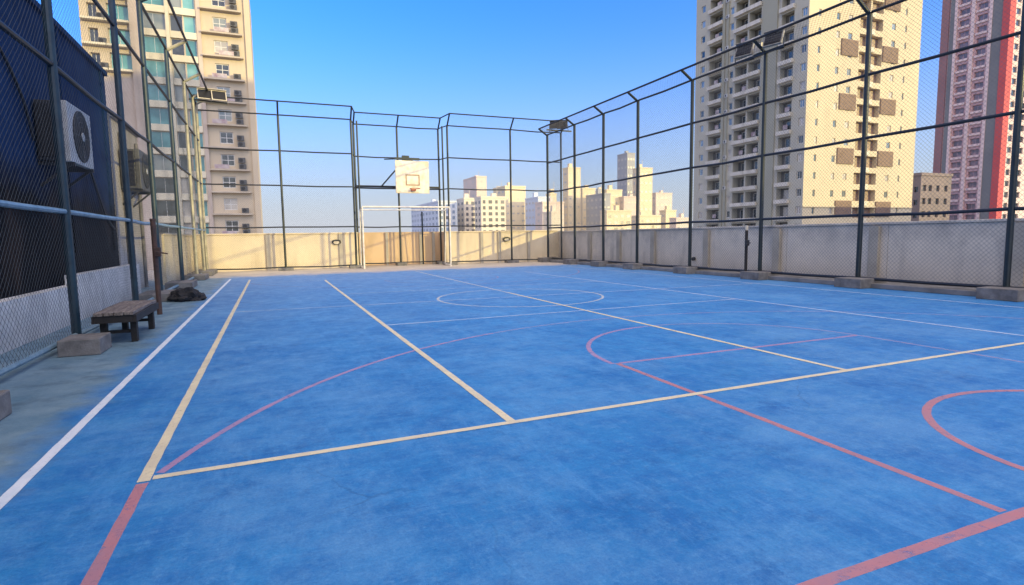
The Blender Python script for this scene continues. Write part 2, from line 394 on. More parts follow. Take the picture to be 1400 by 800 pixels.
# cream tennis / volleyball lines
line(seg((-0.71,3.52),(-0.71,20.3)), 0.062, 'yellow_line')
line(seg((-0.67,3.56),(8.38,3.62)), 0.058, 'yellow_line')
line(seg((8.40,3.62),(11.3,3.64)), 0.06, 'yellow_far')
line(seg((1.49,3.59),(1.49,18.7)), 0.062, 'yellow_line')
line(seg((4.90,3.60),(4.96,12.0)), 0.060, 'yellow_line')
line(seg((4.96,12.0),(5.05,21.6)), 0.060, 'yellow_far')
line(seg((8.36,3.62),(8.36,18.7)), 0.060, 'white_far')
line(seg((1.52,8.46),(8.33,8.52)), 0.05, 'white_far')
line(seg((-0.67,11.35),(1.46,11.25)), 0.05, 'white_far')
line(seg((1.52,11.25),(11.2,10.9)), 0.05, 'white_far')
line(seg((1.52,13.7),(8.33,13.7)), 0.05, 'white_far')
line(seg((-0.67,18.7),(11.2,18.7)), 0.05, 'white_far')
line(seg((-1.32,1.0),(-1.32,21.0)), 0.062, 'white_line')
line(seg((11.32,2.5),(11.28,21.0)), 0.06, 'white_far')

# kerb under the right fence
g = MB(); g.box(12.46, 13.58, -6, 25.35, 0.0, 0.11); struct('kerb', g, 'kerb', bevel=0.012)

# ------------------------------------------------------------------ parapet walls
def wall_grid(mb, boxes):
    for b in boxes: mb.box(*b)
t = thing('parapet_wall', 'grey stained concrete parapet in shade behind the long right-hand fence', 'wall', (13.7, 10, 0))
g = MB(); ys = [-6, -2.7, 0.3, 3.2, 6.16, 9.09, 12.0, 14.92, 17.85, 20.2, 22.6, 26.05]
for a, b in zip(ys[:-1], ys[1:]): g.box(13.6, 13.85, a+0.006, b-0.006, 0.0, 1.44)
g.build('wall_panel', 'grey_wall', t)
g = MB()
for y in ys[1:-1]: g.box(13.50, 13.597, y+0.18, y+0.42, 0.112, 1.40)
g.build('pilaster', 'pier', t)
g = MB(); g.box(13.56, 13.89, -6, 26.05, 1.442, 1.50); g.build('coping', 'grey_wall', t, bevel=0.01)

t = thing('parapet_wall', 'sunlit cream parapet along the far end of the court', 'wall', (5, 26.1, 0))
g = MB()
for a, b in ((-2.9,-0.05),(-0.05,2.85),(2.85,3.55),(7.6,9.4),(9.4,10.33),(10.33,11.9),(11.9,13.85)): g.box(a+0.006, b-0.006, 26.08, 26.3, 0, 1.50)
g.build('wall_panel', 'cream_wall', t)
g = MB()
for x in (-0.15, 2.80, 9.38, 10.30, 11.88): g.box(x-0.07, x+0.07, 26.0, 26.077, 0, 1.49)
g.build('pilaster', 'pier', t)
g = MB(); g.box(-2.9, 3.56, 26.04, 26.34, 1.502, 1.56); g.box(7.6, 13.55, 26.04, 26.34, 1.502, 1.56); g.build('coping', 'cream_wall', t, bevel=0.01)
g = MB(); g.box(3.35, 7.8, 27.1, 27.3, 0, 1.56); g.box(3.35, 3.548, 26.31, 27.097, 0, 1.54); g.box(7.602, 7.8, 26.31, 27.097, 0, 1.54)
o = g.build('recess_wall', 'orange_wall', t); o['label'] = 'orange tinted wall set back behind the goal'
g = MB()
for x in (5.0, 6.62, 7.25): g.box(x-0.06, x+0.06, 27.0, 27.097, 0, 1.55)
g.build('pilaster', 'pier', t)

t = thing('parapet_wall', 'whitewashed stained low wall below the dark blue building on the left', 'wall', (-3.1, 9, 0))
g = MB(); g.box(-3.18, -3.0, -6, 11.5, 0, 0.60); g.box(-3.18, -3.0, 11.503, 16.3, 0, 0.76); g.build('wall_panel', 'whitewash', t)
t = thing('parapet_wall', 'pale parapet at the far left corner, its top catching the sun', 'wall', (-3.0, 22, 0))
g = MB(); g.box(-3.1, -2.91, 19.45, 22.6, 0, 1.48); g.box(-3.1, -2.91, 22.61, 26.3, 0, 1.48); g.build('wall_panel', 'cream_wall', t)
g = MB(); g.box(-3.14, -2.87, 19.45, 26.035, 1.482, 1.54); g.build('coping', 'cream_wall', t)

# ------------------------------------------------------------------ chain-link fences
def chain(mb, A, U, V, w, h, pitch=0.088, r=0.0022, step=0.45):
    """diamond mesh in the rectangle A + u*U + v*V: two families of real wires, cut in short prisms"""
    A, U, V = Vector(A), Vector(U), Vector(V); Nn = U.cross(V).normalized()
    cs = []
    k = pitch
    while k < w + h:
        cs.append(k); k += pitch
    for fam in (0, 1):
        for c in cs:
            # fam 0: u+v=c ; fam 1: (w-u)+v=c
            u0, u1 = max(0, c-h), min(w, c)
            if u1-u0 < 0.02: continue
            n = max(1, int((u1-u0)*1.414/step)); pts = []
            for q in range(n+1):
                u = u0+(u1-u0)*q/n; v = c-u
                uu = u if fam == 0 else w-u
                sag = 0.022*math.sin(uu*2.1+v*1.3+A.y)*math.sin(uu*0.9+A.y*2)
                pts.append(A + U*uu + V*v + Nn*(sag + (0.002 if fam else -0.002)))
            d = (pts[-1]-pts[0]).normalized(); a = d.cross(Nn)
            offs = [Nn*r, (-Nn*0.5+a*0.87)*r, (-Nn*0.5-a*0.87)*r]
            i = len(mb.v)
            for p in pts:
                for o_ in offs: mb.v.append(tuple(p+o_))
            for q in range(n):
                for j in range(3):
                    b = i+q*3
                    mb.f.append((b+j, b+(j+1)%3, b+3+(j+1)%3, b+3+j)); mb.m.append(0)

def fence(t, posts, tops, arm, rails, postmat, railmats, wire, pr=0.042, wr=0.0022, foot=None, ztop=6.15, armz=0.26, zb=0.11, late=None):
    """posts: base points in a row; arm: inward horizontal vector; rails: heights; foot: footing half sizes"""
    for k, p in enumerate(posts):
        b = MB(); b.tube([(p[0],p[1],0.02),(p[0]+random.uniform(-.008,.008),p[1]+random.uniform(-.012,.012),ztop*0.5),(p[0],p[1],ztop)], pr, 12)
        b.tube([(p[0],p[1],zb),(p[0],p[1],zb+0.02)], pr*2.0, 12)
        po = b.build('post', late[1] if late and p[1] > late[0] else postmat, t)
        for z in rails[1:-1]:
            b.tube([(p[0],p[1],z-0.035),(p[0],p[1],z+0.035)], pr*1.22, 12)
        for q2 in range(5):
            zz = 0.5+q2*1.25+random.uniform(-0.1,0.1); b.tube([(p[0],p[1],zz),(p[0],p[1],zz+0.012)], pr*1.10, 10)
        a = MB(); a.tube([(p[0],p[1],ztop-0.04),(p[0]+arm[0],p[1]+arm[1],ztop+armz)], pr*0.8, 10)
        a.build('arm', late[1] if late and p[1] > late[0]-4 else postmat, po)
        if foot and foot[k]:
            f = foot[k]; q = MB(); q.box(*f); q.build('footing', 'concrete', po, bevel=0.012)
    for z, rm in zip(rails, railmats):
        for p, q in zip(posts[:-1], posts[1:]):
            d = (Vector(q)-Vector(p)).normalized()*pr
            b = MB(); b.tube([(p[0]+d.x,p[1]+d.y,z),((p[0]+q[0])/2,(p[1]+q[1])/2,z-random.uniform(0,0.035)),(q[0]-d.x,q[1]-d.y,z)], pr*0.62, 8)
            b.build('rail', rm, t)
    b = MB(); b.tube([(posts[0][0]+arm[0],posts[0][1]+arm[1],ztop+armz)] + [(p[0]+arm[0],p[1]+arm[1],ztop+armz) for p in posts[1:]], pr*0.62, 8)
    b.build('top_rail', railmats[-1], t)
    for p, q in zip(posts[:-1], posts[1:]):
        P0, Q0 = Vector((p[0],p[1],0)), Vector((q[0],q[1],0)); L = (Q0-P0).length; U = (Q0-P0)/L
        b = MB(); chain(b, P0+Vector((0,0,rails[0])), U, Vector((0,0,1)), L, ztop-rails[0], r=wr)
        V = Vector((arm[0],arm[1],armz)); h = V.length
        chain(b, P0+Vector((0,0,ztop)), U, V/h, L, h, r=wr)
        b.build('wire_mesh', wire, t)

# right
ry = [0.3, 3.23, 6.16, 9.09, 12.0, 14.92, 17.85, 20.2, 22.6, 25.3]
rp = [(12.6, y) for y in ry]
t = thing('chain_link_fence', 'tall dark chain-link fence on concrete kerb along the right side', 'fence', (12.6, 12, 0))
fence(t, rp, None, (-0.45, 0), [0.20, 1.66, 3.40, 4.80, 6.15], 'post', ['rail']*5, 'wire',
      foot=[(12.12, 13.0, y-0.42, y+0.24, 0.0, 0.215) for y in ry], pr=0.055, wr=0.0026)
# far
t = thing('chain_link_fence', 'tall chain-link fence across the far end with basketball board and goal bay', 'fence', (5, 25.5, 0))
fpL = [(-2.45,25.5),(0.5,25.5),(3.37,25.5)]; fpR = [(7.62,25.5),(10.73,25.5),(13.45,25.5)]
ft = lambda pts: [(p[0]-0.3,p[0]+0.3,25.3,25.75,0,0.12) for p in pts]
frails = [0.14, 1.80, 3.50, 4.90, 6.33]
fence(t, fpL, None, (0,-0.45), frails, 'post', ['rail']*5, 'wire', wr=0.0014, foot=ft(fpL), ztop=6.33, armz=0.45, pr=0.045)
fence(t, fpR, None, (0,-0.45), frails, 'post', ['rail']*5, 'wire', wr=0.0014, foot=ft(fpR), ztop=6.33, armz=0.45, pr=0.045)
fpM = [(3.62,26.6),(5.55,26.6),(7.50,26.6)]
fence(t, fpM, None, (0,-0.45), [0.14, 1.80, 3.55, 4.95, 6.36], 'post', ['rail']*5, 'wire', wr=0.0014, foot=[(p[0]-0.22,p[0]+0.22,26.3,26.85,0,0.14) for p in fpM], ztop=6.36, armz=0.42, pr=0.045)
for a, b_ in (((3.37,25.05),(3.62,26.15)), ((7.62,25.05),(7.50,26.15))):
    q = MB(); q.tube([(a[0],a[1],6.78),(b_[0],b_[1],6.78)], 0.028, 8); q.build('top_rail', 'rail', t)
for a, b_ in (((3.37,25.5),(3.62,26.6)), ((7.62,25.5),(7.50,26.6))):
    for z in frails[1:]:
        q = MB(); q.tube([(a[0],a[1],z),(b_[0],b_[1],z+0.04)], 0.026, 8); q.build('rail', 'rail', t)
for x, y in ((3.62,25.53),(7.40,25.56),(6.62,26.62)):
    q = MB(); q.tube([(x,y,0.02),(x,y,6.3 if x != 6.62 else 2.5)], 0.036, 10); q.build('post', 'post', t)
# left
ly = [0.6, 3.5, 6.25, 8.95, 12.5, 15.1, 18.6, 22.0, 24.3, 25.38]
lp = [(-2.40, y) for y in ly]
t = thing('chain_link_fence', 'tall blue-green chain-link fence along the left side in front of the dark building', 'fence', (-2.4, 12, 0))
lf = []
for y in ly:
    if y == 8.95: lf.append((-2.30,-1.89,7.84,8.34,0,0.19))
    elif y == 6.25: lf.append((-2.75,-1.90,4.2,5.42,0,0.19))
    elif y < 10: lf.append(None)
    else: lf.append((-2.7,-2.05,y-1.0,y+0.2,0,0.17))
fence(t, lp, None, (0.5,0), [0.10, 1.69, 3.50, 5.15, 6.55], 'blue_post', ['pale_rail','pale_rail','rail','rail','rail'], 'wire_light', wr=0.0016, foot=lf, ztop=6.55, armz=0.27, pr=0.055, zb=0.05, late=(21, 'sunlit_post'))

# ------------------------------------------------------------------ floodlights
def lamp(loc, rotz, tilt, label, body, group):
    t = thing('floodlight', label, 'floodlight', loc, group)
    t.rotation_euler = (0,0,rotz)
    w, h, d = 0.25, 0.19, 0.05
    M3 = Matrix.Rotation(-tilt, 4, 'X')
    def mk(name, mb, m, parent):
        mb.v = [tuple(M3 @ Vector(p)) for p in mb.v]
        o = mb.build(name, m, None, origin=(0,0,0)); o.parent = parent; return o
    b = MB(); b.box(-w,w,-d,d*0.3,-h,h); b.box(-w*0.75,w*0.75,d*0.3+0.001,d*1.3,-h*0.75,h*0.75)
    for k in range(6): x = -w*0.6+k*w*0.24; b.box(x-0.006,x+0.006,d*1.302,d*1.9,-h*0.6,h*0.6)
    hs = mk('housing', b, body, t)
    b = MB(); b.box(-w*0.88,w*0.88,-d-0.006,-d-0.001,-h*0.85,h*0.85); mk('lens', b, 'lamp_glass', t)
    b = MB(); b.box(-w*1.02,w*1.02,-d-0.09,-d-0.002,h*0.97,h*1.05); mk('visor', b, body, t)
    b = MB(); b.bar((-w-0.02,0,0),(-w-0.02,0,-h-0.09),0.03,0.012); b.bar((w+0.02,0,0),(w+0.02,0,-h-0.09),0.03,0.012); b.bar((-w-0.03,0,-h-0.09),(w+0.03,0,-h-0.09),0.03,0.02)
    o = b.build('bracket', 'lamp_body', None, origin=(0,0,0)); o.parent = t
    return t
def crossbar(p, q, m='rail'):
    b = MB(); b.bar(p, q, 0.06, 0.06); return b
fr = [o for o in bpy.data.objects if o.name.startswith('chain_link_fence')]
crossbar((12.55,12.85,6.12),(12.55,11.35,6.12)).build('lamp_crossbar','rail',fr[0])
lamp((12.50,12.66,6.36), R(-72), R(22), 'dark floodlight on the right fence, the one farther from the camera', 'lamp_grey', 'pair of lamps on the right fence')
lamp((12.50,11.66,6.36), R(-72), R(22), 'dark floodlight on the right fence, the one nearer the camera', 'lamp_grey', 'pair of lamps on the right fence')
q = MB(); q.box(12.5,12.6,12.08,12.30,6.17,6.42); q.box(12.52,12.58,12.32,12.40,6.17,6.34); tag(q.build('bracket_plate','lamp_cream',None,origin=(12.55,12.15,6.17)), 'small bracket plate in sunlit cream between the two lamps on the right fence', 'bracket plate')  # lamp bracket, the sun on it put into the cream colour
crossbar((12.65,25.44,6.42),(14.0,25.44,6.42)).build('lamp_crossbar','rail',fr[1])
lamp((13.02,25.30,6.64), R(-35), R(20), 'black floodlight at the far right corner, left one of the pair', 'lamp_body', 'lamps at the far right corner')
lamp((13.44,25.30,6.66), R(-35), R(20), 'black floodlight at the far right corner, right one of the pair', 'lamp_body', 'lamps at the far right corner')
crossbar((-2.52,24.3,6.46),(-1.25,24.3,6.40)).build('lamp_crossbar','rail',fr[2])
lamp((-1.98,24.22,6.64), R(12), R(18), 'sunlit cream floodlight above the far left fence, nearer its post', 'lamp_cream', 'lamps on the left fence')
lamp((-1.52,24.22,6.62), R(12), R(18), 'sunlit cream floodlight above the far left fence, at the outer end of its bar', 'lamp_cream', 'lamps on the left fence')

# ------------------------------------------------------------------ basketball hoop, goal, net posts, bench, bag
t = thing('basketball_hoop', 'weathered cream basketball backboard mounted on the far fence above the goal', 'basketball hoop', (5.86, 25.1, 3.2))
BX0, BX1, BZ0, BZ1, BY = 5.14, 6.56, 3.26, 4.60, 25.0
b = MB(); b.box(BX0,BX1,BY,BY+0.05,BZ0,BZ1); b.build('backboard','board',t,bevel=0.01)
b = MB(); cx = (BX0+BX1)/2
def frame_rect(b, x0,x1,z0,z1,w,y0,y1):
    b.box(x0,x1,y0,y1,z0,z0+w); b.box(x0,x1,y0,y1,z1-w,z1); b.box(x0,x0+w,y0,y1,z0+w+0.0005,z1-w-0.0005); b.box(x1-w,x1,y0,y1,z0+w+0.0005,z1-w-0.0005)
frame_rect(b, cx-0.31,cx+0.31,BZ0+0.30,BZ0+0.78,0.05,BY-0.006,BY-0.002); b.build('target_square','board_line',t)
b = MB(); frame_rect(b, BX0-0.03,BX1+0.03,BZ0-0.03,BZ1+0.03,0.03,BY+0.0,BY+0.07); b.build('board_frame','board',t)
b = MB(); rc = (cx, BY-0.38, BZ0+0.14)
b.tube([(rc[0]+0.225*math.cos(2*math.pi*k/28), rc[1]+0.225*math.sin(2*math.pi*k/28), rc[2]) for k in range(29)], 0.012, 8)
rim = b.build('rim','rim',t)
b = MB(); b.box(cx-0.10,cx+0.10,BY-0.16,BY-0.008,BZ0+0.06,BZ0+0.15); b.build('rim_bracket','rim',rim)
b = MB()
b.bar((4.95,26.55,4.86),(5.2,25.07,4.70),0.05,0.05); b.bar((6.1,26.55,4.86),(6.35,25.07,4.5),0.05,0.05)
b.bar((5.1,25.1,4.72),(6.2,25.1,4.72),0.06,0.10)
b.bar((5.3,26.55,3.55),(5.4,25.07,3.5),0.05,0.05); b.bar((6.4,26.55,3.55),(6.4,25.07,3.5),0.05,0.05)
b.bar((4.72,26.5,3.60),(5.25,25.1,4.35),0.045,0.045)
b.box(5.45,5.75,25.10,25.25,4.55,4.86)
b.build('support_arm','post',t)
b = MB(); b.bar((3.62,26.52,3.62),(7.5,26.52,3.62),0.09,0.09); b.build('rail','rail',fr[1])

t = thing('football_goal', 'white steel football goal frame standing at the far end', 'goal', (5.4, 24.5, 0))
for x in (3.55, 7.33):
    b = MB(); b.tube([(x,24.45,0),(x,24.45,2.58)],0.036,12); b.build('goal_post','white_steel',t)
    b = MB(); b.tube([(x,24.47,2.56),(x,25.1,2.50),(x,25.35,0.05)],0.026,10); b.tube([(x,24.47,0.05),(x,25.35,0.05)],0.026,10); b.build('side_frame','white_steel',t)
b = MB(); b.tube([(3.55,24.45,2.60),(7.33,24.45,2.60)],0.036,12); b.build('crossbar','white_steel',t)
b = MB(); b.tube([(3.55,25.1,2.50),(7.33,25.1,2.50)],0.022,8); b.build('rear_bar','white_steel',t)

def net_post(x, y, h, m, label, toward):
    t = thing('net_post', label, 'net post', (x,y,0))
    b = MB(); b.tube([(x,y,0),(x,y,h)],0.042,12); b.tube([(x,y,h),(x,y,h+0.03)],0.05,12); b.build('pole',m[0],t)
    b = MB(); b.box(x+0.05*toward-0.05,x+0.05*toward+0.05,y-0.12,y-0.035,h*0.62,h*0.62+0.16); w=b.build('winch',m[1],t,bevel=0.01)
    b = MB(); b.tube([(x+0.05*toward,y-0.12,h*0.62+0.08),(x+0.05*toward,y-0.20,h*0.62+0.08),(x+0.22*toward,y-0.20,h*0.62+0.05)],0.013,8); b.build('crank',m[1],w)
    b = MB(); b.tube([(x,y,h-0.14),(x,y,h)],0.0435,12); b.build('pole_top',m[2],t)
    return t
net_post(-1.90, 11.7, 1.66, ('rust','rust','rust'), 'rusty net post standing behind the bench on the left', 1)
net_post(12.28, 12.2, 1.50, ('dark_wood','black','lamp_cream'), 'dark short net post with winch in front of the right fence', -1)  # cream top paints the sunlit end of this post

t = thing('bench', 'weathered wooden plank bench with black legs against the left fence', 'bench', (-1.88, 9.4, 0))
for k in range(4):
    x = -2.09+k*0.109
    b = MB(); b.box(x,x+0.099,8.46,10.05,0.372+0.002*(k%2),0.415); b.build('seat_plank','wood',t,bevel=0.006)
for y in (8.70, 9.82):
    for x in (-2.04, -1.71):
        b = MB(); b.box(x-0.035,x+0.035,y-0.05,y+0.05,0.0,0.312); b.build('leg','dark_wood',t,bevel=0.004)
    b = MB(); b.box(-2.08,-1.67,y-0.035,y+0.035,0.314,0.370); b.build('cross_beam','dark_wood',t)
    b = MB(); b.box(-2.003,-1.747,y-0.02,y+0.02,0.12,0.16); b.build('stretcher','dark_wood',t)
b = MB(); b.box(-2.115,-2.082,8.48,10.03,0.28,0.370); b.box(-1.667,-1.635,8.48,10.03,0.28,0.370); b.box(-2.08,-1.67,8.48,8.51,0.28,0.370); b.build('apron','dark_wood',t)

import bmesh
bm = bmesh.new(); bmesh.ops.create_icosphere(bm, subdivisions=4, radius=1)
for v in bm.verts:
    p = v.co.copy(); n = mnoise.fractal(p*1.7+Vector((3,1,7)), 1.0, 2.0, 4)
    k = 1+0.42*n
    v.co = Vector((p.x*0.33*k, p.y*0.26*k, max(0.0, p.z*0.17*(1+0.7*n)+0.085*(1-max(0,p.x)*0.8))))
me = bpy.data.meshes.new('cloth_heap'); bm.to_mesh(me); bm.free(); me.materials.append(MT['bag'])
o = bpy.data.objects.new('cloth_heap', me); COL.objects.link(o); o.location = (-1.74,14.05,0.004)
tag(o, 'crumpled black cloth heap lying on the floor beside the left fence', 'cloth heap')

# bulkhead lights on the far wall
for k, (x, lab) in enumerate(((2.62,'oval bulkhead light on the far wall, left of the goal'), (10.68,'oval bulkhead light on the far wall, right of the goal'))):
    t = thing('wall_light', lab, 'wall light', (x,26.07,1.12), 'oval lights on the far wall')
    b = MB(); b.disc((x,26.0,1.14),'y',0.19,0.115,24,0,0.075); b.build('housing','lamp_body',t)
    b = MB(); b.disc((x,25.97,1.12),'y',0.13,0.07,20,0,0.028); b.build('lens','lamp_cream',t)
    b = MB(); b.disc((x,25.965,1.21),'y',0.17,0.03,16,0,0.033); b.build('visor','black',t)
# drain spout in the right wall
b = MB(); b.tube([(13.60,15.85,0.42),(13.50,15.85,0.40)],0.06,14,0,True); tag(b.build('drain_spout','black',None,origin=(13.6,15.85,0.4)), 'black drain spout low in the grey right parapet', 'drain spout')

# ------------------------------------------------------------------ left building, air conditioners
t = thing('dark_building', 'dark navy blue building wall with brown stained lower part behind the left fence', 'building', (-4.5, 8, 0))
g = MB(); g.box(-9, -3.4, -6, 16.3, -0.003, 5.15); g.build('wall','navy',t)
g = MB(); g.box(-9, -3.34, -6, 16.34, 5.152, 5.25); g.build('coping','navy',t)
for y in (3.2, 6.4, 9.6, 13.0, 15.9):
    g = MB(); g.box(-3.398,-3.36,y-0.06,y+0.06,1.1,5.148); g.build('wall_rib','navy',t)
t = thing('service_building', 'pale stained wall block past the end of the navy building, carrying an air conditioner', 'building', (-4.2, 18, 0))
g = MB(); g.box(-8, -3.38, 16.36, 19.4, -0.002, 4.25); g.build('wall','pale_wall',t)
g = MB(); g.box(-8, -3.3, 16.37, 19.44, 4.252, 4.36); g.build('coping','pale_wall',t)
g = MB(); g.tube([(-3.33,17.1,0),(-3.33,17.1,4.0)],0.05,10); g.tube([(-3.33,18.9,0),(-3.33,18.9,4.0)],0.04,10); g.build('downpipe','concrete',t)

def ac_unit(y0, y1, z0, z1, xw, xf, case, label):
    t = thing('air_conditioner', label, 'air conditioner', ((xw+xf)/2,(y0+y1)/2,z0), 'outdoor air conditioning units')
    b = MB(); b.box(xw+0.03,xf-0.10,y0+0.02,y1-0.02,z0,z1-0.01); b.build('body','ac_dark' if case == 'ac_case' else case,t,bevel=0.015)
    b = MB(); b.box(xf-0.098,xf,y0,y1,z0-0.01,z1); cs = b.build('front_panel',case,t,bevel=0.012)
    yc, zc = y0+(y1-y0)*0.5, (z0+z1)/2; rr = min((y1-y0)*0.44,(z1-z0)*0.45)
    b = MB(); b.disc((xf+0.001,yc,zc),'x',rr,rr,36,0,0.012)
    fan = b.build('fan_opening','ac_dark',t)
    b = MB()
    for q in (0.98,0.78,0.58,0.38):
        b.tube([(xf+0.02,yc+rr*q*math.cos(2*math.pi*k/32),zc+rr*q*math.sin(2*math.pi*k/32)) for k in range(33)],0.0045,6)
    for k in range(8):
        a = 2*math.pi*k/8; b.bar((xf+0.02,yc+0.08*rr*math.cos(a),zc+0.08*rr*math.sin(a)),(xf+0.02,yc+rr*math.cos(a),zc+rr*math.sin(a)),0.007,0.007)
    b.build('fan_guard','ac_grey',fan)
    b = MB(); b.disc((xf+0.024,yc,zc),'x',rr*0.17,rr*0.17,20,0,0.015); b.build('hub','ac_case',fan)
    b = MB(); b.box(xw+0.06,xf-0.12,y0+0.004,y0+0.018,z0+0.06,z1-0.06)
    n = 14
    for k in range(n):
        x = xw+0.08+(xf-xw-0.22)*k/(n-1); b.box(x-0.004,x+0.004,y0-0.012,y0+0.003,z0+0.07,z1-0.07)
    b.build('coil_fins','ac_dark',t)
    for y in (y0+0.12,y1-0.12):
        b = MB(); b.bar((xw+0.001,y,z0-0.035),(xf+0.02,y,z0-0.035),0.05,0.06); b.bar((xw+0.001,y,z0-0.40),(xf-0.05,y,z0-0.05),0.04,0.04)
        b.build('wall_bracket','ac_dark',t)
    return t
ac_unit(11.45,12.75,2.62,3.58,-3.4,-2.93,'ac_case','white outdoor air conditioner with round fan on the navy wall')
ac_unit(16.9,18.3,2.62,3.60,-3.38,-2.93,'ac_grey','grey outdoor air conditioner on the pale wall behind the left fence')
def cable(pts, r, m, label, name='cable'):
    sm = []
    for k in range(len(pts)-1):
        p0, p1, p2, p3 = [Vector(pts[max(0,min(len(pts)-1,i))]) for i in (k-1,k,k+1,k+2)]
        for s in range(8):
            u = s/8; sm.append(0.5*((2*p1)+(p2-p0)*u+(2*p0-5*p1+4*p2-p3)*u*u+(3*p1-p0-3*p2+p3)*u**3))
    sm.append(Vector(pts[-1]))
    b = MB(); b.tube(sm, r, 8); return tag(b.build(name,m,None,origin=tuple(sm[0]),smooth=True), label, 'cable')
cable([(-3.36,9.2,4.3),(-3.36,10.2,4.1),(-3.36,11.0,3.5),(-3.35,11.3,2.9)],0.022,'black','dark cable drooping down the navy wall to the white air conditioner')
cable([(-3.3,12.9,3.2),(-3.34,13.6,3.3),(-3.36,14.4,2.7),(-3.36,15.2,1.9),(-3.36,15.9,1.6)],0.022,'black','dark cable curving away from the far side of the white air conditioner')

# ------------------------------------------------------------------ towers
def facade(mb, O, u, n, W, z0, z1, holes, mi=0):
    """wall face from O along u (z up) with recesses; holes = (u0,u1,za,zb,depth,back material)"""
    O, u, n = Vector(O), Vector(u), Vector(n)
    us = sorted({0.0, W, *[h[0] for h in holes], *[h[1] for h in holes]})
    zs = sorted({z0, z1, *[h[2] for h in holes], *[h[3] for h in holes]})
    P = lambda a, z, d=0: O + u*a + Vector((0,0,z)) - n*d
    hs = sorted(holes)
    for i in range(len(us)-1):
        uc = (us[i]+us[i+1])/2
        col = [h for h in hs if h[0] < uc < h[1]]
        run = None
        for j in range(len(zs)-1):
            zc = (zs[j]+zs[j+1])/2
            inside = any(h[2] < zc < h[3] for h in col)
            if not inside and run is None: run = zs[j]
            if inside and run is not None:
                mb.quad(P(us[i],run),P(us[i+1],run),P(us[i+1],zs[j]),P(us[i],zs[j]),mi); run = None
        if run is not None: mb.quad(P(us[i],run),P(us[i+1],run),P(us[i+1],zs[-1]),P(us[i],zs[-1]),mi)
    for a, b, za, zb, d, bi in holes:
        mb.quad(P(a,za,d),P(b,za,d),P(b,zb,d),P(a,zb,d),bi)
        mb.quad(P(a,za),P(b,za),P(b,za,d),P(a,za,d),mi); mb.quad(P(a,zb),P(b,zb),P(b,zb,d),P(a,zb,d),mi)
        mb.quad(P(a,za),P(a,za,d),P(a,zb,d),P(a,zb),mi); mb.quad(P(b,za),P(b,za,d),P(b,zb,d),P(b,zb),mi)

WCACHE = {}
def win_mesh(w, h, nv, nh, fm, gm, fw=0.07):
    """window in its own frame: x across, z up from the sill, looks along -y. returns (frame, pane) meshes"""
    key = (round(w,3), round(h,3), nv, nh, fm, gm, fw)
    if key not in WCACHE:
        a = MB()
        a.box(-w/2,w/2,-0.06,0.0,0,fw); a.box(-w/2,w/2,-0.06,0.0,h-fw,h)
        a.box(-w/2,-w/2+fw,-0.06,0,fw+0.001,h-fw-0.001); a.box(w/2-fw,w/2,-0.06,0,fw+0.001,h-fw-0.001)
        for k in range(nv):
            x = -w/2+w*(k+1)/(nv+1); a.box(x-fw*0.4,x+fw*0.4,-0.05,0,fw+0.001,h-fw-0.001)
        for k in range(nh):
            z = h*(k+1)/(nh+1); a.box(-w/2+fw+0.001,w/2-fw-0.001,-0.045,-0.002,z-fw*0.4,z+fw*0.4)
        p = MB(); p.box(-w/2+0.01,w/2-0.01,-0.03,-0.012,0.01,h-0.01)
        WCACHE[key] = (a.mesh('window',fm), p.mesh('pane',gm))
    return WCACHE[key]
def window(root, loc, rot, w, h, nv, nh, fm, gm, fw=0.07, name='window'):
    fme, pme = win_mesh(w,h,nv,nh,fm,gm,fw)
    f = place(name, fme, root, loc, rot)
    p = bpy.data.objects.new('pane', pme); COL.objects.link(p); p.parent = f
    return f
FX, FY = R(-90), 0.0      # window looking along -X / along -Y

# ---- left tower (beyond the navy building): front on y = 88
t = thing('apartment_tower', 'tall beige and glass tower with ledges and air conditioners beyond the left fence', 'building', (-11, 95, GZ))
D = 88.0
fl = [28.85+2.99*k for k in range(-11, 4)]            # ledge heights
holes = []
for z in fl:
    holes.append((-5.72+20.4, -4.06+20.4, z+0.50, z+2.05, 0.22, 0))   # beige bay windows
    for a, b in ((-13.95,-11.20),(-10.70,-9.25),(-9.15,-7.75)):        # glazed bays
        holes.append((a+20.4, b+20.4, z-0.37, z+1.72, 0.25, 0))
    if z > 22: holes.append((-17.55+20.4, -15.2+20.4, z+0.1, z+2.2, 0.5, 0)); holes.append((-19.6+20.4,-18.6+20.4, z+0.3, z+2.0, 0.5, 0))
w = MB(); facade(w, (-20.4,D,0), (1,0,0), (0,-1,0), 19.2, GZ, 38.5, holes, 0)
w.quad((-1.2,D,GZ),(-1.2,108,GZ),(-1.2,108,38.5),(-1.2,D,38.5)); w.quad((-20.4,D,GZ),(-20.4,108,GZ),(-20.4,108,38.5),(-20.4,D,38.5))
w.quad((-20.4,108,GZ),(-1.2,108,GZ),(-1.2,108,38.5),(-20.4,108,38.5)); w.quad((-20.4,D,38.5),(-1.2,D,38.5),(-1.2,108,38.5),(-20.4,108,38.5))
w.build('wall','beige',t)
w = MB(); w.box(-7.62,-7.12,D-0.32,D-0.002,GZ,38.4); w.build('corner_pilaster','pinkish',t)
w = MB(); w.box(-1.85,-1.15,D-0.25,D-0.003,GZ,38.4); w.build('corner_pilaster','beige',t)
w = MB(); w.box(-15.15,-14.0,D-0.45,D-0.002,GZ,38.4); w.box(-20.3,-17.6,D-0.12,D-0.001,GZ,22.2); w.box(-17.6,-15.16,D-0.10,D-0.002,GZ,22.1); w.build('plain_pier','pinkish',t)
w = MB(); w.box(-11.16,-10.74,D-0.30,D-0.002,GZ,38.4); w.build('mullion_pier','band',t)
led = MB(); led.box(-2.45,2.45,-0.75,0,-0.20,0.0); led_me = led.mesh('ledge','beige_dark')
